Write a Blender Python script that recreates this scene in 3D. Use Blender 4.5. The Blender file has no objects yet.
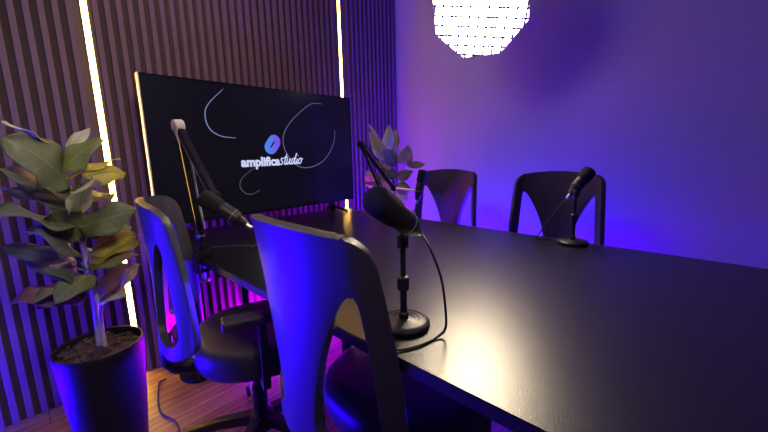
import bpy, bmesh, math, random
from mathutils import Vector, Matrix, Euler
random.seed(4)
PI = math.pi
S = bpy.context.scene
COL = S.collection
V = Vector

# ------------------------------------------------------------------ materials
def nodes(name):
    m = bpy.data.materials.new(name); m.use_nodes = True
    nt = m.node_tree
    return m, nt, nt.nodes['Principled BSDF']

def mat(name, col, rough=.5, metal=0., var=.12, scale=30., bump=0., bscale=200., spec=.5, coat=0.):
    m, nt, b = nodes(name)
    tc = nt.nodes.new('ShaderNodeTexCoord')
    n = nt.nodes.new('ShaderNodeTexNoise'); n.inputs['Scale'].default_value = scale; n.inputs['Detail'].default_value = 3
    nt.links.new(tc.outputs['Object'], n.inputs['Vector'])
    r = nt.nodes.new('ShaderNodeMix'); r.data_type = 'RGBA'
    lo = [c*(1-var) for c in col]; hi = [min(1, c*(1+var)) for c in col]
    r.inputs['A'].default_value = (*lo, 1); r.inputs['B'].default_value = (*hi, 1)
    nt.links.new(n.outputs['Fac'], r.inputs['Factor'])
    nt.links.new(r.outputs['Result'], b.inputs['Base Color'])
    b.inputs['Roughness'].default_value = rough; b.inputs['Metallic'].default_value = metal
    b.inputs['Specular IOR Level'].default_value = spec
    b.inputs['Coat Weight'].default_value = coat
    if bump:
        n2 = nt.nodes.new('ShaderNodeTexNoise'); n2.inputs['Scale'].default_value = bscale; n2.inputs['Detail'].default_value = 2
        nt.links.new(tc.outputs['Object'], n2.inputs['Vector'])
        bp = nt.nodes.new('ShaderNodeBump'); bp.inputs['Strength'].default_value = bump; bp.inputs['Distance'].default_value = .002
        nt.links.new(n2.outputs['Fac'], bp.inputs['Height']); nt.links.new(bp.outputs['Normal'], b.inputs['Normal'])
    return m

def emis(name, col, strength, base=(.8, .8, .8)):
    m, nt, b = nodes(name)
    b.inputs['Base Color'].default_value = (*base, 1)
    b.inputs['Emission Color'].default_value = (*col, 1); b.inputs['Emission Strength'].default_value = strength
    return m

def leaf_mat(name, col, vein, rough=.42):
    m, nt, b = nodes(name)
    uv = nt.nodes.new('ShaderNodeUVMap'); sp = nt.nodes.new('ShaderNodeSeparateXYZ')
    nt.links.new(uv.outputs['UV'], sp.inputs[0])
    def math_(op, a, bb=None):
        n = nt.nodes.new('ShaderNodeMath'); n.operation = op
        for i, v in enumerate((a, bb)):
            if v is None: continue
            if isinstance(v, (int, float)): n.inputs[i].default_value = v
            else: nt.links.new(v, n.inputs[i])
        return n.outputs[0]
    au = math_('ABSOLUTE', math_('SUBTRACT', sp.outputs['X'], .5))
    mid = math_('LESS_THAN', au, .022)
    w = math_('FRACT', math_('MULTIPLY', math_('SUBTRACT', sp.outputs['Y'], math_('MULTIPLY', au, .35)), 9))
    side = math_('MULTIPLY', math_('LESS_THAN', w, .10), .5)
    fac = math_('MAXIMUM', mid, side)
    tc = nt.nodes.new('ShaderNodeTexCoord'); n = nt.nodes.new('ShaderNodeTexNoise'); n.inputs['Scale'].default_value = 14
    nt.links.new(tc.outputs['Object'], n.inputs['Vector'])
    mx0 = nt.nodes.new('ShaderNodeMix'); mx0.data_type = 'RGBA'
    mx0.inputs['A'].default_value = (*[c*.75 for c in col], 1); mx0.inputs['B'].default_value = (*[c*1.25 for c in col], 1)
    nt.links.new(n.outputs['Fac'], mx0.inputs['Factor'])
    mx = nt.nodes.new('ShaderNodeMix'); mx.data_type = 'RGBA'
    nt.links.new(fac, mx.inputs['Factor']); nt.links.new(mx0.outputs['Result'], mx.inputs['A'])
    mx.inputs['B'].default_value = (*vein, 1)
    nt.links.new(mx.outputs['Result'], b.inputs['Base Color'])
    b.inputs['Roughness'].default_value = rough
    b.inputs['Transmission Weight'].default_value = 0
    # thin leaf: some light comes through
    tr = nt.nodes.new('ShaderNodeBsdfTranslucent'); nt.links.new(mx.outputs['Result'], tr.inputs['Color'])
    ms = nt.nodes.new('ShaderNodeMixShader'); ms.inputs[0].default_value = .32
    out = nt.nodes['Material Output']
    nt.links.new(b.outputs[0], ms.inputs[1]); nt.links.new(tr.outputs[0], ms.inputs[2]); nt.links.new(ms.outputs[0], out.inputs['Surface'])
    return m

def wood_floor():
    m, nt, b = nodes('wood_plank_floor')
    tc = nt.nodes.new('ShaderNodeTexCoord')
    br = nt.nodes.new('ShaderNodeTexBrick')
    br.inputs['Scale'].default_value = 1; br.inputs['Brick Width'].default_value = 1.3; br.inputs['Row Height'].default_value = .12
    br.inputs['Mortar Size'].default_value = .0016; br.inputs['Bias'].default_value = 0
    br.inputs['Color1'].default_value = (.48, .24, .14, 1); br.inputs['Color2'].default_value = (.62, .36, .22, 1)
    br.inputs['Mortar'].default_value = (.05, .025, .015, 1)
    nt.links.new(tc.outputs['Object'], br.inputs['Vector'])
    mp = nt.nodes.new('ShaderNodeMapping'); mp.inputs['Scale'].default_value = (1.2, 22, 1)
    nt.links.new(tc.outputs['Object'], mp.inputs['Vector'])
    n = nt.nodes.new('ShaderNodeTexNoise'); n.inputs['Scale'].default_value = 2.5; n.inputs['Detail'].default_value = 6
    nt.links.new(mp.outputs[0], n.inputs['Vector'])
    cr = nt.nodes.new('ShaderNodeValToRGB'); cr.color_ramp.elements[0].position = .3; cr.color_ramp.elements[1].position = .75
    cr.color_ramp.elements[0].color = (.45, .45, .45, 1); cr.color_ramp.elements[1].color = (1.2, 1.2, 1.2, 1)
    nt.links.new(n.outputs['Fac'], cr.inputs[0])
    mx = nt.nodes.new('ShaderNodeMix'); mx.data_type = 'RGBA'; mx.blend_type = 'MULTIPLY'; mx.inputs['Factor'].default_value = 1
    nt.links.new(br.outputs['Color'], mx.inputs['A']); nt.links.new(cr.outputs['Color'], mx.inputs['B'])
    nt.links.new(mx.outputs['Result'], b.inputs['Base Color']); b.inputs['Roughness'].default_value = .38
    return m

M = {}
M['wall'] = mat('painted_wall', (.40, .37, .43), .75, var=.03, scale=3, bump=.08, bscale=260)
M['dark_wall'] = mat('dark_painted_wall', (.10, .095, .11), .8, var=.05, scale=3)
M['ceiling'] = mat('ceiling_paint', (.16, .15, .17), .85, var=.03)
M['floor'] = wood_floor()
M['slat'] = mat('brown_wood_slat', (.20, .115, .095), .55, var=.18, scale=9, bump=.1, bscale=90)
M['felt'] = mat('dark_felt_backing', (.085, .055, .055), .9, var=.1)
M['table'] = mat('black_laminate', (.007, .0068, .007), .29, var=.2, scale=60, bump=.18, bscale=360, spec=.9)
M['edge'] = mat('black_edge_band', (.02, .019, .019), .3, var=.1, spec=.6)
M['steel'] = mat('black_powder_coated_steel', (.018, .018, .02), .4, var=.15, bump=.1)
M['gloss'] = mat('glossy_black_plastic', (.01, .01, .012), .16, var=.1)
M['plastic'] = mat('black_plastic', (.022, .021, .024), .45, var=.12, bump=.12, bscale=350)
M['backplastic'] = mat('chair_back_plastic', (.065, .062, .066), .45, var=.06, bump=.1, bscale=400)
M['leather'] = mat('black_seat_vinyl', (.05, .045, .048), .48, var=.15, bump=.3, bscale=160)
M['grey'] = mat('grey_plastic', (.22, .2, .22), .4, var=.08)
M['foam'] = mat('mic_foam', (.014, .013, .015), .95, var=.3, scale=300, bump=.8, bscale=700)
M['chrome'] = mat('brushed_metal', (.75, .72, .68), .28, 1., var=.05)
M['arm'] = mat('satin_black_metal', (.03, .03, .032), .3, .6, var=.1)
M['arm_highlight'] = mat('arm_lit_edge', (.70, .66, .60), .45, .0, var=.05)  # pale colour standing for strip light caught on the black boom arm
M['screen'] = mat('screen_glass', (.006, .006, .008), .22, var=.1, spec=.5)
M['screen'].node_tree.nodes['Principled BSDF'].inputs['Emission Color'].default_value = (.9, .85, 1., 1)
M['screen'].node_tree.nodes['Principled BSDF'].inputs['Emission Strength'].default_value = .003   # backlight of a switched-on display
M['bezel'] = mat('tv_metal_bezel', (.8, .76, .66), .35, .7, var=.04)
M['rubber'] = mat('black_rubber', (.03, .03, .03), .5, var=.1)
M['pot'] = mat('black_ceramic_pot', (.008, .008, .010), .55, var=.15, scale=8, bump=.1)
M['bark'] = mat('pale_bark', (.62, .54, .44), .6, var=.3, scale=60, bump=.5, bscale=120)
M['soil'] = mat('bark_chips', (.09, .06, .045), .8, var=.6, scale=70, bump=.8, bscale=120)
M['cloth'] = mat('black_nylon', (.02, .02, .02), .8, var=.1)
M['led'] = emis('warm_led_diffuser', (1., .52, .05), 32)
M['softface'] = emis('lit_white_fabric', (1., .82, .56), 66)
M['grid'] = mat('white_grid_fabric', (.30, .28, .25), .8, var=.05)
M['bluebar'] = emis('blue_led_tube', (.026, .0, 1.), 1000)
M['bluebar_near'] = emis('deep_blue_led_tube', (.014, .0, 1.), 1500)
M['violetbar'] = emis('violet_led_tube', (.40, .0, 1.), 240)
M['leaf_g'] = leaf_mat('leaf_green', (.32, .40, .15), (.5, .55, .26))
M['leaf_d'] = leaf_mat('leaf_dark', (.20, .25, .13), (.32, .36, .2))
M['leaf_y'] = leaf_mat('leaf_olive', (.62, .60, .12), (.26, .27, .09))
M['leaf_p'] = leaf_mat('leaf_pale', (.62, .68, .38), (.3, .38, .18))
M['leaf_r'] = leaf_mat('leaf_rusty', (.30, .15, .12), (.40, .24, .18))

# ------------------------------------------------------------------ mesh helpers
class MB:
    def __init__(s): s.bm = bmesh.new(); s.uv = None
    def add(s, verts, faces):
        vs = [s.bm.verts.new(v) for v in verts]
        for f in faces:
            try: s.bm.faces.new([vs[i] for i in f])
            except ValueError: pass
        return vs
    def box(s, c, d, rot=None, bev=0.):
        m = Matrix.Translation(c)
        if rot is not None: m = m @ (rot.to_4x4() if not isinstance(rot, Euler) else rot.to_matrix().to_4x4())
        r = bmesh.ops.create_cube(s.bm, size=1, matrix=m @ Matrix.Diagonal((*d, 1)))
        if bev:
            es = list({e for v in r['verts'] for e in v.link_edges})
            bmesh.ops.bevel(s.bm, geom=es, offset=bev, segments=3, affect='EDGES', profile=.6)
        return s
    def lathe(s, prof, c=(0, 0, 0), axis=(0, 0, 1), n=32, cap=True):
        q = V((0, 0, 1)).rotation_difference(V(axis).normalized()).to_matrix()
        c = V(c); rings = []
        for r, h in prof:
            rings.append([s.bm.verts.new(c + q @ V((r*math.cos(2*PI*k/n), r*math.sin(2*PI*k/n), h))) for k in range(n)])
        for a, b in zip(rings, rings[1:]):
            for k in range(n): s.bm.faces.new((a[k], a[(k+1) % n], b[(k+1) % n], b[k]))
        if cap:
            s.bm.faces.new(rings[0][::-1]); s.bm.faces.new(rings[-1])
        return s
    def tube(s, pts, r, n=10, cap=True, up=None):
        pts = [V(p) for p in pts]; rs = r if isinstance(r, (list, tuple)) else [r]*len(pts)
        rings = []; prev = None
        for i, p in enumerate(pts):
            t = (pts[min(i+1, len(pts)-1)] - pts[max(i-1, 0)]).normalized()
            a = prev if prev is not None else (V(up) if up else (V((0, 0, 1)) if abs(t.z) < .9 else V((1, 0, 0))))
            a = (a - t*a.dot(t)).normalized(); b = t.cross(a); prev = a
            off = PI/4 if n == 4 else 0
            rings.append([s.bm.verts.new(p + (a*math.cos(2*PI*k/n+off) + b*math.sin(2*PI*k/n+off))*rs[i]) for k in range(n)])
        for a, b in zip(rings, rings[1:]):
            for k in range(n): s.bm.faces.new((a[k], a[(k+1) % n], b[(k+1) % n], b[k]))
        if cap:
            s.bm.faces.new(rings[0][::-1]); s.bm.faces.new(rings[-1])
        return s
    def build(s, name, m, parent=None, smooth=True, loc=None):
        bmesh.ops.recalc_face_normals(s.bm, faces=s.bm.faces)
        me = bpy.data.meshes.new(name); s.bm.to_mesh(me); s.bm.free()
        for mm in (m if isinstance(m, list) else [m]): me.materials.append(mm)
        if smooth:
            for p in me.polygons: p.use_smooth = True
            try: me.set_sharp_from_angle(angle=math.radians(38))
            except Exception: pass
        o = bpy.data.objects.new(name, me); COL.objects.link(o)
        if parent: o.parent = parent
        if loc: o.location = loc
        return o

def spline(pts, n=8):
    pts = [V(p) for p in pts]; P = [pts[0]*2-pts[1]] + pts + [pts[-1]*2-pts[-2]]; out = []
    for i in range(1, len(P)-2):
        p0, p1, p2, p3 = P[i-1:i+3]
        for k in range(n):
            t = k/n
            out.append(.5*((2*p1)+(p2-p0)*t+(2*p0-5*p1+4*p2-p3)*t*t+(3*p1-p0-3*p2+p3)*t**3))
    out.append(pts[-1]); return out

def tag(o, label, cat, group=None):
    o['label'] = label; o['category'] = cat
    if group: o['group'] = group
    return o
def thing(name, label, cat, loc=(0, 0, 0), rz=0, group=None):
    o = bpy.data.objects.new(name, None); COL.objects.link(o); o.location = loc; o.rotation_euler = (0, 0, rz)
    o.empty_display_size = .1
    return tag(o, label, cat, group)
def struct(o): o['kind'] = 'structure'; return o
def copy_tree(o, parent=None):
    c = o.copy(); COL.objects.link(c)
    if parent: c.parent = parent
    for ch in [x for x in S.objects if x.parent == o]: copy_tree(ch, c)
    return c

# ------------------------------------------------------------------ the room
WY = 2.16; WX = 2.5; X0 = -1.6; Y0 = -1.9; HT = 2.62
def plane(name, m, c, d): return struct(MB().box(c, d).build(name, m, smooth=False))
plane('floor', M['floor'], ((X0+WX)/2, (Y0+WY)/2, -.05), (WX-X0+.4, WY-Y0+.4, .1))
plane('ceiling', M['ceiling'], ((X0+WX)/2, (Y0+WY)/2, HT+.05), (WX-X0+.4, WY-Y0+.4, .1))
plane('wall_right', M['wall'], (WX+.05, (Y0+WY)/2, HT/2), (.1, WY-Y0+.4, HT))
plane('wall_left', M['dark_wall'], (X0-.05, (Y0+WY)/2, HT/2), (.1, WY-Y0+.4, HT))
plane('wall_front', M['dark_wall'], ((X0+WX)/2, Y0-.05, HT/2), (WX-X0, .1, HT))
# ribbed panelling: a closed profile extruded floor to ceiling, with two flat bands where the light strips sit
LEDX = (.368, 1.862)
prof = []
P_ = .0464; RW = .026; RD = .013
x = X0
k = 0
xs = []
while x < WX-.03:
    if min(abs(x+RW/2-l) for l in LEDX) > .034: xs.append(x)
    x += P_
mb = MB()
pts = [(X0, WY)]
for x in xs: pts += [(x, WY), (x+.0025, WY-RD), (x+RW-.0025, WY-RD), (x+RW, WY)]
pts += [(WX, WY), (WX, WY+.1), (X0, WY+.1)]
clean = [pts[0]]
for p in pts[1:]:
    if abs(p[0]-clean[-1][0])+abs(p[1]-clean[-1][1]) > 1e-5: clean.append(p)
n = len(clean)
vb = [(p[0], p[1], 0) for p in clean] + [(p[0], p[1], HT) for p in clean]
mb.add(vb, [(i, (i+1) % n, n+(i+1) % n, n+i) for i in range(n)])
wb = struct(mb.build('wall_back', [M['slat'], M['felt']], smooth=False))
for p in wb.data.polygons:
    if p.center.y > WY-1e-4 and max(abs(wb.data.vertices[i].co.x-p.center.x) for i in p.vertices) < .012: p.material_index = 1

# ------------------------------------------------------------------ light strips in the panelling
for i, lx in enumerate(LEDX):
    t = thing('led_strip', ('warm white vertical light strip in the slat wall behind the big plant',
                            'warm white vertical light strip in the slat wall, running behind the screen')[i],
              'light strip', (lx, WY-.006, 0), group='vertical light strips in the slat wall')
    c = MB(); 
    c.box((-.0135, 0, HT/2), (.004, .012, HT-.02)); c.box((.0135, 0, HT/2), (.004, .012, HT-.02)); c.box((0, .0045, HT/2), (.024, .003, HT-.02))
    c.build('channel', M['grey'], t, smooth=False)
    MB().box((0, -.002, HT/2), (.0225, .009, HT-.03), bev=.002).build('diffuser', M['led'], t)

# coloured light tubes lying on the floor (the room's mood lighting)
def tube_light(name, a, b, m, label, z=.05):
    a = V((*a, 0)); b = V((*b, 0)); L = (b-a).length; d = (b-a).normalized()
    t = thing(name, label, 'tube light', (a+b)/2, math.atan2(d.y, d.x), 'coloured tube lights on the floor')
    MB().tube([(-L/2, 0, z), (L/2, 0, z)], .016, n=16).build('tube', m, t)
    for s in (-1, 1):
        MB().lathe([(.0175, 0), (.0185, .004), (.0185, .03), (.0175, .034)], (s*L/2-.017, 0, z), (1, 0, 0), 20).build('end_cap', M['plastic'], t)
        MB().box((s*(L/2-.08), 0, (z-.016)/2), (.03, .06, z-.016), bev=.004).build('foot', M['plastic'], t)
    return t

# ------------------------------------------------------------------ conference table
TZ = .75; TH = .028
tc_ = [(.497, 2.04), (1.675, 2.0), (1.596, -.42), (.459, -.46)]
t = thing('conference_table', 'long black laminate conference table with the screen and microphones on it', 'table', (1.06, .79, 0))
o_ = V((1.06, .79, 0))
def slab(z0, z1, inset=0):
    m_ = MB(); c = [V((x, y, 0))-o_ for x, y in tc_]; cen = sum(c, V())/4
    c = [p-(p-cen).normalized()*inset for p in c]
    m_.add([(p.x, p.y, z0) for p in c]+[(p.x, p.y, z1) for p in c], [(0, 1, 2, 3), (4, 5, 6, 7)]+[(i, (i+1) % 4, 4+(i+1) % 4, 4+i) for i in range(4)])
    return m_
m_ = slab(TZ-TH, TZ)
bmesh.ops.recalc_face_normals(m_.bm, faces=m_.bm.faces)
bmesh.ops.bevel(m_.bm, geom=list(m_.bm.edges), offset=.002, segments=2, affect='EDGES')
top = m_.build('tabletop', [M['table'], M['edge']], t)
for p in top.data.polygons:
    if abs(p.normal.z) < .5: p.material_index = 1
for lx, ly in ((.60, 1.93), (1.57, 1.88), (.57, -.32), (1.5, -.30)):
    q = MB().tube([(lx-o_.x, ly-o_.y, .012), (lx-o_.x, ly-o_.y, TZ-TH)], .035, n=24)
    l = q.build('leg', M['steel'], t)
    MB().lathe([(.05, 0), (.105, 0), (.112, .006), (.108, .014), (.05, .022), (.036, .03)], (lx-o_.x, ly-o_.y, 0), n=40).build('foot', M['gloss'], l)
b_ = MB()
for x in (.66, 1.48): b_.box((x-o_.x, 0, TZ-TH-.02), (.04, 2.1, .04))
for y in (1.75, .79, -.2): b_.box((0.01, y-o_.y, TZ-TH-.02), (.82, .04, .04))
b_.build('frame', M['steel'], t, smooth=False)

# ------------------------------------------------------------------ television
TV0, TV1, TB, TT, TY = .479, 1.712, .818, 1.509, 1.90
cx_, cz_ = (TV0+TV1)/2, (TB+TT)/2; w_, h_ = TV1-TV0, TT-TB
tv = thing('television', 'large black flat screen showing a logo, standing on the end of the table', 'television', (cx_, TY, TZ))
zc = cz_-TZ
MB().box((0, .028, zc), (w_-.004, .040, h_-.004), bev=.004).build('housing', M['plastic'], tv)
MB().box((0, .055, zc-.08), (w_*.6, .04, h_*.5), bev=.015).build('rear_cover', M['plastic'], tv)
fr = MB()
e = .006
for (cx2, cz2, dx, dz) in ((-w_/2+e/2, 0, e, h_), (w_/2-e/2, 0, e, h_), (0, h_/2-e/2, w_, e), (0, -h_/2+e/2, w_, e*2)):
    fr.box((cx2, .004, zc+cz2), (dx, .014, dz))
fr.build('bezel', M['gloss'], tv, smooth=False)
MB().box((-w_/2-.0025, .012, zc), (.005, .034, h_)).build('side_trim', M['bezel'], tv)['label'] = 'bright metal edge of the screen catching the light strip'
scr = MB().box((0, .003, zc), (w_-2*e, .006, h_-2*e)).build('screen', M['screen'], tv, smooth=False)
for s in (-1, 1):
    ft = MB(); x = s*.44
    ft.box((x, .02, .045), (.03, .02, .09), bev=.004)
    ft.tube([(x, .02, .035), (x+s*.03, -.10, .006)], .009, n=8); ft.tube([(x, .02, .035), (x+s*.03, .12, .006)], .009, n=8)
    ft.build('stand_foot', M['gloss'], tv)
# artwork on the screen
def flat_ribbon(m_, pts, w, y=-.0006, closed=False):
    pts = [V((p[0], p[1])) for p in pts]; n = len(pts); vs = []
    for i, p in enumerate(pts):
        a = pts[(i-1) % n] if closed or i else pts[0]; b = pts[(i+1) % n] if closed or i < n-1 else pts[-1]
        d = (b-a).normalized() if (b-a).length else V((1, 0)); nn = V((-d.y, d.x))
        ww = w(i/(n-1)) if callable(w) else w
        vs += [(p.x+nn.x*ww/2, y, p.y+nn.y*ww/2), (p.x-nn.x*ww/2, y, p.y-nn.y*ww/2)]
    f = [(2*i, 2*i+1, 2*i+3, 2*i+2) for i in range(n-1)]
    if closed: f.append((2*n-2, 2*n-1, 1, 0))
    m_.add(vs, f)
def L2(p): return (p[0]-cx_, p[1]-TZ)
def curve3(pts, n=10): return [(q.x, q.y) for q in spline([V((a, b, 0)) for a, b in pts], n)]
lines = [([(.846, 1.477), (.764, 1.396), (.743, 1.337), (.76, 1.275), (.812, 1.241), (.89, 1.232)], (.22, .34, .62), .75),
         ([(1.474, 1.452), (1.389, 1.445), (1.289, 1.379), (1.206, 1.3), (1.173, 1.224), (1.193, 1.142), (1.265, 1.068), (1.361, 1.057), (1.467, 1.098), (1.548, 1.194), (1.571, 1.292)], (.30, .30, .48), .42),
         ([(.989, 1.074), (.909, 1.024), (.887, .976), (.912, .936), (.952, .926), (1.002, .944)], (.28, .28, .36), .25)]
for i, (pp, c, st) in enumerate(lines):
    q = MB(); pw = curve3([L2(p) for p in pp], 10)
    flat_ribbon(q, pw, lambda t_: .005*(.25+.75*math.sin(PI*min(1, max(0, .12+.8*(1-t_))))))
    q.build('screen_curve', emis('screen_line_%s' % 'abc'[i], c, st, (.01, .01, .01)), scr, smooth=False)
# emblem: tilted stadium with a slot
def stadium(c, L, r, ang, n=14):
    out = []
    for s in (1, -1):
        for k in range(n+1):
            a = -PI/2+PI*k/n
            out.append((s*(L/2+r*math.cos(a)), s*r*math.sin(a)))
    ca, sa = math.cos(ang), math.sin(ang)
    return [(c[0]+x*ca-y*sa, c[1]+x*sa+y*ca) for x, y in out]
ec = L2((1.103, 1.198)); ang = math.radians(52)
em = MB(); A_ = stadium(ec, .038, .040, ang); B_ = stadium(ec, .036, .0042, ang)
n = len(A_)
em.add([(x, -.0006, y) for x, y in A_]+[(x, -.0006, y) for x, y in B_], [(i, (i+1) % n, n+(i+1) % n, n+i) for i in range(n)])
mm, nt, b = nodes('emblem_gradient')
tc = nt.nodes.new('ShaderNodeTexCoord'); sp = nt.nodes.new('ShaderNodeSeparateXYZ'); nt.links.new(tc.outputs['Generated'], sp.inputs[0])
cr = nt.nodes.new('ShaderNodeValToRGB'); cr.color_ramp.elements[0].color = (.03, .22, .75, 1); cr.color_ramp.elements[1].color = (.16, .05, .60, 1)
nt.links.new(sp.outputs['X'], cr.inputs[0]); nt.links.new(cr.outputs['Color'], b.inputs['Emission Color']); b.inputs['Emission Strength'].default_value = 1.15
b.inputs['Base Color'].default_value = (.01, .01, .01, 1)
em.build('emblem', mm, scr, smooth=False)
M['ink'] = emis('screen_white', (.62, .66, .95), .95, (.01, .01, .01))
def text_mesh(txt, size, off, name, m, parent, loc, target_w=None, shear=0, rx=PI/2):
    cu = bpy.data.curves.new(name, 'FONT'); cu.body = txt; cu.size = size; cu.offset = off; cu.shear = shear; cu.resolution_u = 4
    tmp = bpy.data.objects.new('tmp', cu); COL.objects.link(tmp)
    dg = bpy.context.evaluated_depsgraph_get(); dg.update()
    me = bpy.data.meshes.new_from_object(tmp.evaluated_get(dg)); bpy.data.objects.remove(tmp)
    me.materials.clear(); me.materials.append(m); me.name = name
    xs_ = [v.co.x for v in me.vertices]; w = max(xs_)-min(xs_); s = target_w/w if target_w else 1; x0 = min(xs_)
    for v in me.vertices: v.co.x = (v.co.x-x0)*s
    o = bpy.data.objects.new(name, me); COL.objects.link(o); o.parent = parent; o.location = loc; o.rotation_euler = (rx, 0, 0)
    return o
tx = L2((.905, 1.080))
text_mesh('amplifica', .068, .0032, 'word_bold', M['ink'], scr, (tx[0], -.0008, tx[1]), .238)
# handwritten second word, drawn as pen strokes (unit: x height = 1)
strokes = [[(.75, 1.05), (.3, 1.1), (.25, .75), (.6, .45), (.5, .05), (0, .05)],                 # s
           [(1.45, 1.9), (1.15, .8), (1.1, .1), (1.35, .0), (1.6, .35)], [(.85, 1.2), (1.75, 1.3)],   # t
           [(1.75, 1.05), (1.6, .3), (1.8, 0), (2.15, .4), (2.4, 1.05), (2.3, .2), (2.5, 0), (2.8, .3)],   # u
           [(3.45, .95), (3.05, 1.0), (2.8, .4), (3.0, 0), (3.3, .35), (3.6, 1.1), (3.9, 2.0), (3.6, .9), (3.5, .1), (3.75, .05), (3.95, .4)],  # d
           [(4.2, 1.0), (4.05, .25), (4.2, .0), (4.5, .35)], [(4.32, 1.5), (4.36, 1.56)],    # i
           [(5.0, 1.05), (4.6, .75), (4.6, .15), (4.9, 0), (5.25, .35), (5.2, .9), (4.95, 1.02), (5.3, .85), (5.6, .95)]]   # o
q = MB(); sx = .028; sz = .032; bx_, bz_ = L2((1.140, 1.082))
for st in strokes:
    flat_ribbon(q, curve3([(bx_+x*sx+y*.006, bz_+y*sz) for x, y in st], 6), .0072, -.0008)
q.build('word_handwritten', M['ink'], scr, smooth=False)

# ------------------------------------------------------------------ chairs
def sm(a, b, x):
    t_ = max(0, min(1, (x-a)/(b-a))); return t_*t_*(3-2*t_)
HB = .475    # height of the back
def back_pt(u, v):      # u: lateral metres, v: 0 bottom .. 1 top
    z = .515+v*HB
    a_ = abs(u); x = -.298-.006*v+.010*math.sin(v*PI)+1.42*u*u
    if a_ > .188: x += .012*min(1.3, (a_-.188)/.045)**1.6*(1-.45*sm(.86, 1, v)); u = math.copysign(.188+(a_-.188)*.80, u)
    return V((x, u, z - .10*u*u*(1 if v > .8 else 0)))
def back_mesh():
    m_ = MB()
    rows = [0, .008, .025, .05, .085] + [.085+.86*k/34 for k in range(1, 34)] + [.955, .972, .985, .993, .997, .9992, 1.]
    v0, v1 = .08, .80
    def outer(v):
        w = .226+.035*(1-v)
        if v > .92: a = (v-.92)/.08; w -= .042*(1-math.sqrt(max(0, 1-a*a)))
        if v < .14: a = (.14-v)/.14; w -= .11*(1-math.sqrt(max(0, 1-a*a)))
        return w
    def cut(v):
        if v <= v0 or v >= v1: 
            vv = min(max(v, v0), v1)
            c = .176 if v >= v1 else .140
            return c, c
        t_ = (v-v0)/(v1-v0)
        co = outer(v)-.040
        ci = .065+.11*t_**2.
        # rounded bottom and a rounded apex
        k = 1
        if t_ < .16: a = (.16-t_)/.16; k = math.sqrt(max(0, 1-a*a))
        if t_ > .93: a = (t_-.93)/.07; k = math.sqrt(max(0, 1-a*a))
        c = (co+ci)/2
        return c+(co-c)*k, c+(ci-c)*k
    grid = []
    for v in rows:
        o = outer(v); co, ci = cut(v); co = min(co, o-.02); ci = min(ci, co)
        us = [ci*k/6 for k in range(0, 7)] + [ci+(co-ci)*k/3 for k in range(1, 4)] + [co+(o-co)*k/7 for k in range(1, 8)]
        us = [-u for u in us[::-1][:-1]] + us
        grid.append([m_.bm.verts.new(back_pt(u, v+ (.046*(1-(u/.24)**2) if v > .75 else 0)*((v-.75)/.25 if v > .75 else 0))) for u in us])
    nU = len(grid[0]); mid = nU//2
    for j in range(len(rows)-1):
        va, vb_ = rows[j], rows[j+1]
        hole = va >= v0-1e-6 and vb_ <= v1+1e-6 or (va+vb_)/2 > v0 and (va+vb_)/2 < v1
        for i in range(nU-1):
            k = i-mid if i >= mid else mid-1-i
            if hole and 6 <= k < 9: continue
            m_.bm.faces.new((grid[j][i], grid[j][i+1], grid[j+1][i+1], grid[j+1][i]))
    bmesh.ops.remove_doubles(m_.bm, verts=m_.bm.verts, dist=.0004)
    return m_
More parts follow.
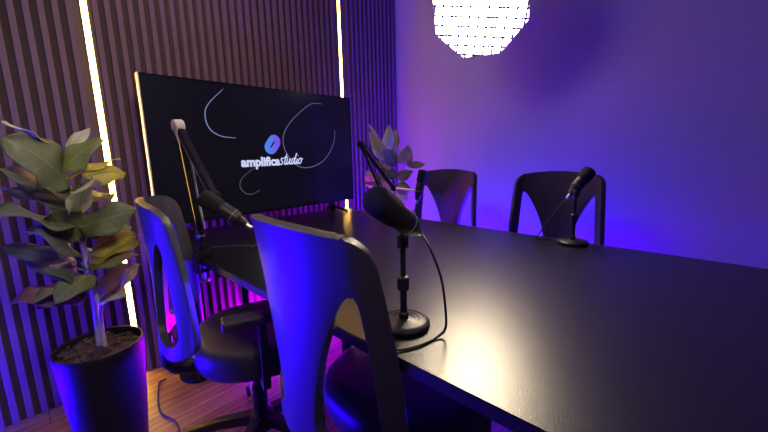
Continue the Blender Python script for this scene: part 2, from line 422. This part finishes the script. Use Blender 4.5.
def make_chair():
    t = thing('office_chair', 'x', 'chair')
    b = back_mesh().build('backrest', M['backplastic'], t)
    md = b.modifiers.new('solid', 'SOLIDIFY'); md.thickness = .024; md.offset = 0
    md = b.modifiers.new('bev', 'BEVEL'); md.width = .006; md.segments = 2; md.limit_method = 'ANGLE'; md.angle_limit = math.radians(40)
    # spine that joins seat and back
    MB().tube(spline([(-.03, 0, .40), (-.20, 0, .385), (-.282, 0, .41), (-.293, 0, .47), (-.293, 0, .53)], 6), [.026]*12+[.022]*12+[.014], n=12).build('back_bracket', M['plastic'], t)
    # seat cushion: super-ellipse, domed top, tucked under
    s = MB(); rings = []
    prof = [(.72, .385), (.86, .388), (.95, .40), (.995, .425), (1., .455), (.985, .478), (.94, .492), (.82, .500), (.55, .502), (.25, .500)]
    N = 48
    for r, z in prof:
        ring = []
        for k in range(N):
            a = 2*PI*k/N; c, sn = math.cos(a), math.sin(a); e = .72
            x = .235*r*math.copysign(abs(c)**e, c); y = .245*r*math.copysign(abs(sn)**e, sn)
            zz = z-.02*sm(.1, .235, x)*(1 if z > .44 else .6)
            ring.append(s.bm.verts.new((x+.02, y*(1-.12*sm(0, -.235, x) if x < 0 else 1), zz)))
        rings.append(ring)
    for a, b2 in zip(rings, rings[1:]):
        for k in range(N): s.bm.faces.new((a[k], a[(k+1) % N], b2[(k+1) % N], b2[k]))
    s.bm.faces.new(rings[0][::-1]); s.bm.faces.new(rings[-1])
    s.build('seat', M['leather'], t)
    MB().box((0, 0, .375), (.20, .17, .03), bev=.008).build('seat_mechanism', M['plastic'], t)
    for sgn in (-1, 1):
        a = MB(); a.tube(spline([(0, sgn*.11, .385), (0, sgn*.24, .385), (0, sgn*.275, .42), (0, sgn*.275, .52), (0, sgn*.275, .63)], 6), .017, n=4)
        a = a.build('armrest_post', M['plastic'], t)
        p = MB().box((.01, sgn*.272, .640), (.25, .072, .028), bev=.011).build('armrest', M['leather'], t)
    c = MB().lathe([(.028, .08), (.028, .24), (.022, .245), (.02, .30), (.034, .305), (.036, .37)], n=24).build('gas_lift', M['plastic'], t)
    MB().lathe([(.05, .055), (.052, .07), (.045, .12), (.03, .125)], n=28).build('base_hub', M['plastic'], t)
    for k in range(5):
        a = 2*PI*k/5+.35; d = V((math.cos(a), math.sin(a), 0))
        l = MB().tube([d*.035+V((0, 0, .095)), d*.16+V((0, 0, .09)), d*.30+V((0, 0, .066))], [.030, .024, .017], n=4, up=(0, 0, 1)).build('base_leg', M['plastic'], t)
        w = MB(); n2 = d.cross(V((0, 0, 1)))
        for s2 in (-1, 1): w.lathe([(.005, -.008), (.022, -.008), (.025, -.004), (.025, .004), (.022, .008), (.005, .008)], d*.295+n2*.014*s2+V((0, 0, .025)), n2, 20)
        w.tube([d*.295+V((0, 0, .025)), d*.295+V((0, 0, .062))], .006, n=8)
        w.build('caster', M['rubber'], l)
    lv = MB().tube([(.02, .07, .372), (.03, .20, .362), (.03, .235, .360)], .005, n=8).build('height_lever', M['plastic'], t)
    MB().lathe([(.004, -.013), (.011, -.009), (.0135, 0), (.011, .009), (.004, .013)], (.03, .24, .36), (0, 1, 0), 16).build('lever_knob', M['grey'], lv)
    return t
ch0 = make_chair()
CH = [  # x, y, rotation, label
 (.728, .623, math.radians(-5), 'nearest black office chair, its big blue-lit back filling the foreground'),
 (.59, 1.26, math.radians(-20), 'black office chair seen from behind its side, beside the big potted plant'),
 (1.86, 1.35, math.radians(183), 'black office chair across the table, near the far corner plant and hanging microphone'),
 (1.84, .62, math.radians(184), 'black office chair across the table, behind the small desk stand microphone'),
]
for i, (x, y, r, lab) in enumerate(CH):
    c = ch0 if i == 0 else copy_tree(ch0)
    c.location = (x, y, 0); c.rotation_euler = (0, 0, r); c['label'] = lab; c['category'] = 'chair'; c['group'] = 'office chairs around the table'
for b_ in [o for o in S.objects if o.parent == ch0 and o.name.startswith('backrest')]: b_.rotation_euler = (0, math.radians(-3.3), 0); b_.location.z = -.065; b_.scale.z = 1.08

# ------------------------------------------------------------------ microphones
def mic_body(parent, tail, head, L=None, R=.027):
    """end-address broadcast microphone, axis from tail to head"""
    tail, head = V(tail), V(head); L = (head-tail).length; ax = (head-tail).normalized(); k = L
    MB().lathe([(.006, 0), (.013, .002), (.0165, .012), (.019, .03), (R*.86, .036), (R*.90, .05), (R*.92, k*.56), (R*.84, k*.575), (R*.84, k*.59), (R*.9, k*.60)], tail, ax, 32).build('body', M['plastic'], parent)
    MB().lathe([(R*.9, k*.60), (R, k*.615), (R*1.03, k*.7), (R*1.03, k*.93), (R*.95, k*.98), (R*.75, k), (R*.3, k*1.004)], tail, ax, 32).build('windscreen', M['foam'], parent)
    MB().lathe([(R*.93, k*.30), (R*.955, k*.303), (R*.955, k*.318), (R*.93, k*.321)], tail, ax, 32).build('trim_ring', M['grey'], parent)
    MB().lathe([(.004, -.022), (.0075, -.02), (.0085, .002), (.006, .004)], tail, ax, 16).build('connector', M['chrome'], parent)
def desk_mic(name, base, top, tail, head, label, cable):
    base = V(base)
    t = thing(name, label, 'microphone', base, group='broadcast microphones')
    L = lambda p: V(p)-base
    rel = L(top)
    MB().lathe([(.02, 0), (.056, 0), (.0595, .003), (.059, .010), (.054, .015), (.047, .0165), (.046, .0150), (.036, .0165), (.035, .0152), (.024, .0175), (.0235, .016), (.012, .019)], n=48).build('base', M['steel'], t)
    MB().lathe([(.0115, .016), (.0115, .03), (.0078, .034), (.0078, rel.z*.48)], n=20).build('lower_pole', M['steel'], t)
    MB().lathe([(.0125, rel.z*.42), (.0135, rel.z*.43), (.0135, rel.z*.56), (.011, rel.z*.57), (.0062, rel.z*.575), (.0062, rel.z-.012)], n=20).build('clutch', M['plastic'], t)
    # pivot and yoke
    tl, hd = L(tail), L(head); ax = (hd-tl).normalized(); mid = tl+ax*((hd-tl).length*.30)
    MB().lathe([(.009, -.024), (.013, -.02), (.013, .004), (.010, .008)], (0, 0, rel.z), n=18).build('pivot', M['plastic'], t)
    k = MB().tube([V((0, 0, rel.z)), (V((0, 0, rel.z))+mid)/2, mid-V((0, 0, .018))], [.009, .008, .009], n=10)
    k.build('mount', M['plastic'], t)
    mic_body(t, tl, hd)
    q = MB().tube(spline([tl-ax*.012, tl-ax*.035]+[L(p) for p in cable], 10), .0028, n=8).build('cable', M['rubber'], t)
    return t
LEAVES1=[
((0.127,1.615,1.188),(0.037,1.550,1.247),0.055,"p"),
((0.172,1.631,1.175),(0.247,1.702,1.245),0.035,"p"),
((0.142,1.614,1.100),(0.248,1.560,1.197),0.085,"g"),
((0.147,1.593,1.073),(0.303,1.632,1.131),0.080,"y"),
((0.191,1.548,1.078),(0.308,1.590,1.087),0.085,"y"),
((0.155,1.592,1.059),(0.033,1.500,1.194),0.150,"d"),
((0.167,1.591,1.014),(0.013,1.550,1.108),0.100,"d"),
((0.157,1.592,0.984),(0.019,1.680,1.047),0.090,"d"),
((0.129,1.575,0.922),(-0.009,1.420,0.993),0.130,"d"),
((0.164,1.511,0.971),(0.196,1.427,1.072),0.120,"p"),
((0.157,1.532,0.916),(0.304,1.449,0.961),0.120,"d"),
((0.175,1.550,0.823),(0.293,1.492,0.869),0.085,"y"),
((0.175,1.570,0.880),(0.253,1.641,0.912),0.060,"y"),
((0.140,1.554,0.827),(0.049,1.419,0.926),0.110,"d"),
((0.101,1.597,0.814),(-0.017,1.660,0.867),0.060,"d"),
((0.159,1.552,0.715),(0.065,1.459,0.811),0.090,"d"),
((0.133,1.554,0.701),(-0.015,1.460,0.731),0.100,"r"),
((0.143,1.533,0.717),(0.030,1.420,0.736),0.070,"g"),
((0.164,1.491,0.682),(0.244,1.379,0.787),0.090,"r"),
((0.215,1.525,0.690),(0.290,1.472,0.763),0.060,"p"),
((0.167,1.531,0.775),(0.277,1.413,0.814),0.060,"g"),
((0.123,1.595,0.744),(0.031,1.700,0.832),0.090,"d"),
((0.171,1.591,0.784),(0.280,1.677,0.780),0.100,"d"),
((0.158,1.592,1.005),(0.277,1.677,1.004),0.100,"d"),
((0.151,1.553,0.873),(0.093,1.457,0.977),0.100,"d"),
((0.144,1.553,0.701),(0.033,1.480,0.699),0.090,"r"),
((0.172,1.490,0.698),(0.227,1.402,0.697),0.070,"p"),
((0.177,1.550,0.790),(0.289,1.431,0.850),0.075,"y"),
((0.161,1.511,0.756),(0.067,1.398,0.730),0.070,"g"),
((0.145,1.614,1.046),(0.047,1.699,1.077),0.090,"g"),
((0.171,1.591,0.870),(0.312,1.651,0.874),0.080,"g"),
((0.144,1.573,0.957),(0.045,1.659,0.905),0.090,"g"),
]
LEAVES2=[
((1.992,1.852,1.081),(1.858,1.848,1.269),0.070,"p"),
((2.013,1.859,1.110),(2.036,1.834,1.323),0.060,"p"),
((1.964,1.882,1.229),(1.905,1.913,1.338),0.020,"p"),
((2.068,1.828,1.124),(2.116,1.834,1.296),0.060,"d"),
((2.045,1.701,1.035),(2.018,1.639,1.171),0.075,"p"),
((2.059,1.684,1.049),(2.087,1.550,1.042),0.040,"d"),
((2.007,1.746,1.044),(1.876,1.742,1.154),0.070,"g"),
((2.007,1.806,1.006),(1.854,1.823,1.064),0.050,"y"),
((1.911,1.907,0.874),(1.836,1.869,1.000),0.060,"y"),
((1.921,1.753,0.852),(1.863,1.756,0.929),0.060,"y"),
((2.021,1.760,0.947),(2.051,1.631,0.992),0.060,"d"),
((2.010,1.772,0.887),(2.025,1.631,0.863),0.060,"d"),
((2.026,1.754,0.991),(1.854,1.766,0.972),0.060,"d"),
((2.018,1.794,1.058),(2.006,1.686,1.116),0.040,"p"),
((1.986,1.829,0.947),(1.852,1.909,0.924),0.060,"d"),
((2.030,1.750,0.856),(2.006,1.654,0.790),0.060,"p"),
]

desk_mic('desk_microphone', (.581, .49, TZ), (.581, .49, .955), (.599, .466, .972), (.430, .424, 1.062),
         'large black microphone on a desk stand on the table, right beside the nearest chair',
         [(.606, .432, .93), (.606, .405, .87), (.600, .39, .80), (.600, .392, .765), (.575, .398, .7535), (.535, .405, .7535), (.500, .42, .7535), (.476, .44, .752), (.466, .45, .72), (.464, .46, .60)])
desk_mic('desk_microphone', (1.573, .411, TZ), (1.573, .411, .965), (1.575, .432, .950), (1.655, .385, 1.047),
         'small desk stand microphone standing before the right-hand chair at the far table edge',
         [(1.553, .462, .905), (1.535, .50, .84), (1.53, .535, .775), (1.545, .545, .757), (1.565, .525, .7545), (1.575, .495, .7545)])

def boom(label, clamp, sgn, elbow, end, tail, head, cable, joint=None, light=False):
    c = V(clamp); L = lambda p: V(p)-c
    t = thing('boom_microphone', label, 'microphone', c, group='broadcast microphones')
    # clamp gripping the table edge
    k = MB(); k.box((sgn*-.018, 0, .014), (.055, .046, .024), bev=.004); k.box((sgn*.012, 0, -.02), (.012, .046, .075), bev=.003); k.box((sgn*-.012, 0, -.054), (.045, .04, .010), bev=.003)
    k.build('clamp', M['arm'], t)
    s = MB().tube([(sgn*-.014, 0, -.095), (sgn*-.014, 0, -.032)], .0055, n=12)
    s.lathe([(.016, -.006), (.02, -.004), (.02, .006), (.014, .008)], (sgn*-.014, 0, -.095), n=20)
    s.build('clamp_screw', M['chrome'], t)
    b0 = V((sgn*-.016, 0, .026)); b1 = b0+V((0, 0, .065))
    MB().lathe([(.016, 0), (.016, .03), (.012, .034), (.012, .062), (.017, .066), (.017, .078), (.006, .082)], b0, n=24).build('post', M['arm'], t)
    e, en = L(elbow), L(end)
    def arm(a, b, name, r):
        d = (b-a).normalized(); side = d.cross(V((0, 0, 1))).normalized(); up = d.cross(side).normalized()
        o = MB().tube([a, b], r*1.2, n=4, up=side).build(name, M['arm'], t)
        if up.z < 0: up = -up
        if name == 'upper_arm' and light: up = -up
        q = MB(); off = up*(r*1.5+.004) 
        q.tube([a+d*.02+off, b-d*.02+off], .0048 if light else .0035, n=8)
        q.build('edge_rod', M['arm_highlight'] if light else M['arm'], o)  # added rod; the pale version paints the arm's lit edge
        return o
    arm(b1, e, 'lower_arm', .0095); arm(e, en, 'upper_arm', .0125)
    d = (e-b1).normalized(); side = d.cross(V(((en-e).x, (en-e).y, 0))).normalized() if abs(d.cross(en-e).length) > .01 else V((1, 0, 0))
    side = (e-b1).cross(en-e).normalized()
    ej = MB().lathe([(.006, -.017), (.021, -.016), (.023, -.012), (.023, .012), (.021, .016), (.006, .017)], e, side, 24)
    ej.tube([e, e-d*.03, e-d*.055], [.019, .016, .011], n=12)
    ej.build('elbow_joint', M['arm_highlight'] if light else M['arm'], t)  # pale version puts the light on the elbow into its colour
    MB().lathe([(.004, -.013), (.014, -.012), (.014, .012), (.004, .013)], b1, side, 20).build('lower_joint', M['arm_highlight'] if light else M['arm'], t)
    MB().lathe([(.004, -.016), (.017, -.015), (.017, .015), (.004, .016)], en, side, 20).build('end_joint', M['arm'], t)
    tl, hd = L(tail), L(head); ax = (hd-tl).normalized(); mid = tl+ax*(hd-tl).length*.33
    pts = [en, mid]
    if joint: pts = [en, L(joint), mid]
    MB().tube(pts, .0075, n=12).build('mount', M['chrome'] if joint else M['arm'], t)
    mic_body(t, tl, hd, R=.029 if not joint else .026)
    MB().tube(spline([tl-ax*.012, tl-ax*.03]+[L(p) for p in cable], 10), .0026, n=8).build('cable', M['rubber'], t)
    return t
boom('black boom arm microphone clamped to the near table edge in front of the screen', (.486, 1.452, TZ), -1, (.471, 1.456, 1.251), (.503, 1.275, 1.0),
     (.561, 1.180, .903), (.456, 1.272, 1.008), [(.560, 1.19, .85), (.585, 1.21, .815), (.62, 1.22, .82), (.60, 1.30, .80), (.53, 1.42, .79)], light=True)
boom('boom arm microphone hanging upright before the far corner plant and chair', (1.648, 1.517, TZ), 1, (1.561, 1.643, 1.192), (1.647, 1.453, .92),
     (1.682, 1.301, .853), (1.704, 1.272, 1.031), [(1.668, 1.315, .79), (1.64, 1.36, .77), (1.645, 1.43, .80), (1.64, 1.50, .80)], joint=(1.679, 1.337, .911))

# ------------------------------------------------------------------ plants
def leaf_mesh(m_, B, T, w, uvs, droop=.12, fold=.18, hint=None, rnd=random):
    B, T = V(B), V(T); ax = T-B; L = ax.length; d = ax.normalized()
    hint = V(hint) if hint else V((-.25, -.6, .75))
    hint = (hint+V((rnd.uniform(-.3, .3), rnd.uniform(-.3, .3), rnd.uniform(-.2, .2)))).normalized()
    nrm = (hint-d*hint.dot(d)).normalized(); side = d.cross(nrm).normalized()
    N, K = 14, 4; g = []
    ph = rnd.uniform(0, 6); amp = w*.07; bend = rnd.uniform(-.05, .05)*L
    for i in range(N+1):
        t_ = i/N
        ww = w/2*max(.012, (math.sin(PI*t_**.85)**.72) * (1-.18*t_))*(1 if t_ < .9 else math.sqrt(max(.02, (1-t_)/.1))*.9+.1)
        ctr = B+ax*t_+nrm*(droop*L*(4*t_*(1-t_))*.5) + side*bend*math.sin(PI*t_)
        row = []
        for j in range(-K, K+1):
            s = j/K
            p = ctr+side*ww*s+nrm*(abs(s)*ww*fold*1.2 - abs(s)**2*ww*.25 + amp*math.sin(ph+t_*11+s*1.5)*abs(s))
            v = m_.bm.verts.new(p); row.append((v, ((s+1)/2, t_)))
        g.append(row)
    for a, b in zip(g, g[1:]):
        for j in range(2*K):
            q = (a[j], a[j+1], b[j+1], b[j])
            f = m_.bm.faces.new([x_[0] for x_ in q])
            for lp, x_ in zip(f.loops, q): lp[uvs].uv = x_[1]
def add_leaves(parent, org, data, trunk, hint, sc=1.):
    org = V(org); rnd = random.Random(11)
    for B, T, w, c in data:
        m_ = MB(); uvs = m_.bm.loops.layers.uv.new('UVMap')
        leaf_mesh(m_, V(B)-org, V(T)-org+(V(T)-V(B))*.1, w*sc*1.38, uvs, hint=hint, rnd=rnd)
        lf = m_.build('leaf', M['leaf_'+c], parent)
        md = lf.modifiers.new('thick', 'SOLIDIFY'); md.thickness = .0012; md.offset = 0
        # stalk from the nearest point of the trunk
        b = V(B)-org; best = min(((V(p)-org) for p in trunk), key=lambda p: abs(p.z-(b.z-.05)))
        q = MB().tube(spline([best, (best+b)/2+V((0, 0, -.012)), b, b+(V(T)-V(B))*.08], 4), [.0035]*13, n=6)
        q.build('leaf_stalk', M['leaf_g'], lf)
def pot(parent, r0, r1, h, soil=True):
    MB().lathe([(r0*.3, 0), (r0, 0), (r0*1.02, .01), (r0+(r1-r0)*.6, h*.5), (r1, h-.02), (r1*1.0, h-.004), (r1*.985, h), (r1*.95, h), (r1*.93, h-.01), (r1*.92, h-.06), (r1*.3, h-.07)], n=56).build('pot', M['pot'], parent)
    s = MB(); s.lathe([(r1*.91, h-.045), (r1*.91, h-.03), (r1*.6, h-.018), (r1*.1, h-.014)], n=36).build('soil', M['soil'], parent)
    rnd = random.Random(3); c = MB()
    for k in range(150):
        a = rnd.uniform(0, 2*PI); rr = r1*.86*math.sqrt(rnd.random())
        c.box((rr*math.cos(a), rr*math.sin(a), h-.017+rnd.uniform(-.004, .006)), (rnd.uniform(.012, .03), rnd.uniform(.008, .018), rnd.uniform(.004, .009)), Euler((rnd.uniform(-.6, .6), rnd.uniform(-.6, .6), rnd.uniform(0, 6))))
    o = c.build('bark_chips', M['soil'], parent, smooth=False); o['kind'] = 'stuff'
PO = V((.163, 1.60, 0))
pl = thing('potted_plant', 'tall broad-leaved plant in a black pot by the slat wall, left of the chairs', 'plant', PO)
pot(pl, .098, .136, .475)
T1 = [(.164, 1.612, .44), (.168, 1.60, .56), (.171, 1.591, .642), (.170, 1.60, .75), (.167, 1.605, .861), (.164, 1.608, .95), (.160, 1.612, 1.037), (.150, 1.62, 1.12)]
MB().tube(spline([V(p)-PO for p in T1], 5), [.011-.00018*k for k in range(36)], n=12).build('trunk', M['bark'], pl)
MB().tube(spline([V(p)-PO for p in [(.178, 1.59, .44), (.176, 1.588, .52), (.180, 1.575, .60), (.195, 1.55, .66), (.205, 1.53, .69)]], 5), [.0085-.0002*k for k in range(21)], n=10).build('side_stem', M['bark'], pl)
add_leaves(pl, PO, LEAVES1, T1[3:], (-.1, -.45, .8))
PC = V((2.02, 1.83, 0))
pc = thing('potted_plant', 'smaller leafy plant in the far corner behind the table, beside the screen', 'plant', PC)
pot(pc, .10, .14, .45)
T2 = [(2.02, 1.83, .42), (2.02, 1.82, .6), (2.02, 1.80, .8), (2.01, 1.80, .95), (2.01, 1.82, 1.05), (2.0, 1.85, 1.12)]
MB().tube(spline([V(p)-PC for p in T2], 5), [.009-.0001*k for k in range(26)], n=10).build('trunk', M['bark'], pc)
add_leaves(pc, PC, LEAVES2, T2[2:], (-.6, -.5, .35), 1.15)

# ------------------------------------------------------------------ softbox hanging over the table
SB = V((1.935, 1.05, 1.925)); nrm = V((-.80, -.42, -.47)).normalized()
sbx = thing('softbox', 'large lit octagonal softbox with a white fabric grid hanging over the table', 'studio light', SB)
q = nrm.rotation_difference(V((0, 0, 1))).inverted().to_matrix()
q = V((0, 0, 1)).rotation_difference(nrm).to_matrix()
# bring one octagon corner to the bottom
ROT = Matrix.Rotation(math.radians(8), 3, 'Z')
def sp_(p): return q @ (ROT @ V(p))
R8 = .268
def octa(r, z): return [sp_((r*math.cos(PI/4*k), r*math.sin(PI/4*k), z)) for k in range(8)]
rings = [octa(.05, -.26), octa(.16, -.22), octa(.26, -.13), octa(R8*.985, -.03), octa(R8, 0.)]
vs = [p for r in rings for p in r]
sh = MB(); sh.add(vs, [(8*j+k, 8*j+(k+1) % 8, 8*j+8+(k+1) % 8, 8*j+8+k) for j in range(4) for k in range(8)]+[tuple(range(8))])
shell = sh.build('shell', M['cloth'], sbx, smooth=False)
fc = MB()
dome = [octa(R8*.97, .005), octa(R8*.86, .035), octa(R8*.5, .055), octa(R8*.05, .06)]
vs = [p for r in dome for p in r]
fc.add(vs, [(8*j+k, 8*j+(k+1) % 8, 8*j+8+(k+1) % 8, 8*j+8+k) for j in range(3) for k in range(8)]+[tuple(range(24, 32))])
fc.build('diffuser', M['softface'], sbx, smooth=False)
# skirt and honeycomb of fabric strips
sk = MB(); a = octa(R8, 0.); b = octa(R8*1.0, .085)
sk.add(a+b, [(k, (k+1) % 8, 8+(k+1) % 8, 8+k) for k in range(8)])
o = sk.build('skirt', M['grid'], sbx, smooth=False); md = o.modifiers.new('s', 'SOLIDIFY'); md.thickness = .003
gr = MB(); stp = .048
def clip(c_, ang):
    # chord of the octagon along direction ang at offset c_
    d = V((math.cos(ang), math.sin(ang))); n_ = V((-d.y, d.x)); lo, hi = -9, 9
    ap = R8*math.cos(PI/8)
    for k in range(8):
        m2 = V((math.cos(PI/8+PI/4*k), math.sin(PI/8+PI/4*k)))
        dn = d.dot(m2); r_ = ap-n_.dot(m2)*c_
        if abs(dn) < 1e-6: continue
        if dn > 0: hi = min(hi, r_/dn)
        else: lo = max(lo, r_/dn)
    return d, n_, lo, hi
for ang in (math.radians(12), math.radians(102)):
    for k in range(-6, 7):
        c_ = k*stp; d, n_, lo, hi = clip(c_, ang)
        if hi-lo < .05: continue
        A = d*lo+n_*c_; B = d*hi+n_*c_; tn = n_*.0011
        z0, z1 = .062, .088
        gr.add([sp_((p.x+s*tn.x, p.y+s*tn.y, z)) for z in (z0, z1) for p in (A, B) for s in (-1, 1)],
               [(0, 1, 3, 2), (4, 6, 7, 5), (0, 2, 6, 4), (1, 5, 7, 3), (0, 4, 5, 1), (2, 3, 7, 6)])
gr.build('honeycomb_grid', M['grid'], sbx, smooth=False)
hm = MB()
for ang in (math.radians(12), math.radians(102)):
    for k in range(-6, 7):
        c_ = k*stp; d, n_, lo, hi = clip(c_, ang)
        if hi-lo < .05: continue
        A = d*lo+n_*c_; B = d*hi+n_*c_; tn = n_*.0045
        hm.add([sp_((p.x+s*tn.x, p.y+s*tn.y, z)) for z in (.0882, .0888) for p in (A, B) for s in (-1, 1)],
               [(0, 1, 3, 2), (4, 6, 7, 5), (0, 2, 6, 4), (1, 5, 7, 3), (0, 4, 5, 1), (2, 3, 7, 6)])
hm.build('grid_hem_tape', M['grid'], sbx, smooth=False)
kn = MB()
for i in range(-6, 7):
    for j in range(-6, 7):
        a1 = math.radians(12); d = V((math.cos(a1), math.sin(a1))); n_ = V((-d.y, d.x)); p = d*i*stp+n_*j*stp
        if all(p.dot(V((math.cos(PI/8+PI/4*k), math.sin(PI/8+PI/4*k)))) < R8*math.cos(PI/8)-.01 for k in range(8)):
            kn.box(sp_((p.x, p.y, .0895)), (.011, .011, .003), q @ ROT)
kn.build('grid_stitching', M['cloth'], sbx, smooth=False)
MB().lathe([(.05, -.40), (.055, -.39), (.055, -.28), (.075, -.27), (.075, -.25)], axis=nrm, n=28).build('lamp_head', M['plastic'], sbx)
hp = -nrm*.34
MB().tube([hp, hp+V((0, 0, HT-SB.z-hp.z))], .012, n=14).build('hanging_pole', M['steel'], sbx)

# ------------------------------------------------------------------ cables on the floor and table
tag(MB().tube(spline([(.44, 1.99, .006), (.41, 1.985, .006), (.39, 1.94, .006), (.36, 1.83, .006), (.345, 1.72, .006), (.37, 1.60, .006), (.33, 1.45, .006), (.2, 1.2, .006)], 10), .004, n=8).build('power_cable', M['rubber']),
    'thin black cable curling over the wood floor between the pot and the table leg', 'cable')

# ------------------------------------------------------------------ lights of the room, and an added warm fill
tube_light('tube_light', (-1.0, 2.02), (-.33, 2.02), M['bluebar_near'], 'blue tube light on the floor left of the big plant')
tube_light('tube_light', (2.415, .40), (2.415, 1.72), M['bluebar'], 'blue tube light on the floor along the painted wall behind the chairs')
tube_light('tube_light', (.85, 2.08), (1.95, 2.08), M['violetbar'], 'violet tube light on the floor under the end of the table')
def area(name, loc, target, size, energy, col, shape='DISK', sy=None, spread=180):
    l = bpy.data.lights.new(name, 'AREA'); l.shape = shape; l.size = size; l.energy = energy; l.color = col
    if sy: l.size_y = sy
    l.spread = math.radians(spread)
    o = bpy.data.objects.new(name, l); COL.objects.link(o); o.location = loc
    o.rotation_euler = (V(target)-V(loc)).to_track_quat('-Z', 'Y').to_euler(); return o
area('key_fill_lamp', (.5, 1.6, 2.5), (2.0, .6, .9), .75, 8, (1., .82, .66))
area('added_warm_fill', (.15, -.7, 2.4), (.15, 2.1, 1.2), .6, 5, (1., .80, .50), spread=75)  # unseen fill, added to warm up the plant and slat wall
area('blue_wash_lamp', (-.55, 1.70, .62), (.42, .85, .70), .4, 3.2, (.03, .0, 1.), spread=70)
w = bpy.data.worlds.new('world'); S.world = w; w.use_nodes = True
w.node_tree.nodes['Background'].inputs[0].default_value = (.25, .2, .5, 1); w.node_tree.nodes['Background'].inputs[1].default_value = .03

# ------------------------------------------------------------------ camera
R_ = [[0.6802622710496378, 0.14490793939518912, -0.7185018661678126], [-0.7325952611178892, 0.10312831043280524, -0.6728066103828699], [-0.02339713602133947, 0.9840560150151594, 0.17631316836380598]]
cam = bpy.data.cameras.new('camera'); co = bpy.data.objects.new('camera', cam); COL.objects.link(co)
m4 = Matrix(R_).to_4x4(); m4.translation = (0, 0, 1.14); co.matrix_world = m4
cam.sensor_width = 36; cam.lens = 357/768*36; cam.clip_start = .02
S.camera = co
S.view_settings.view_transform = 'Standard'; S.view_settings.look = 'None'; S.view_settings.gamma = 1; S.view_settings.use_curve_mapping = False
S.view_settings.exposure = 0
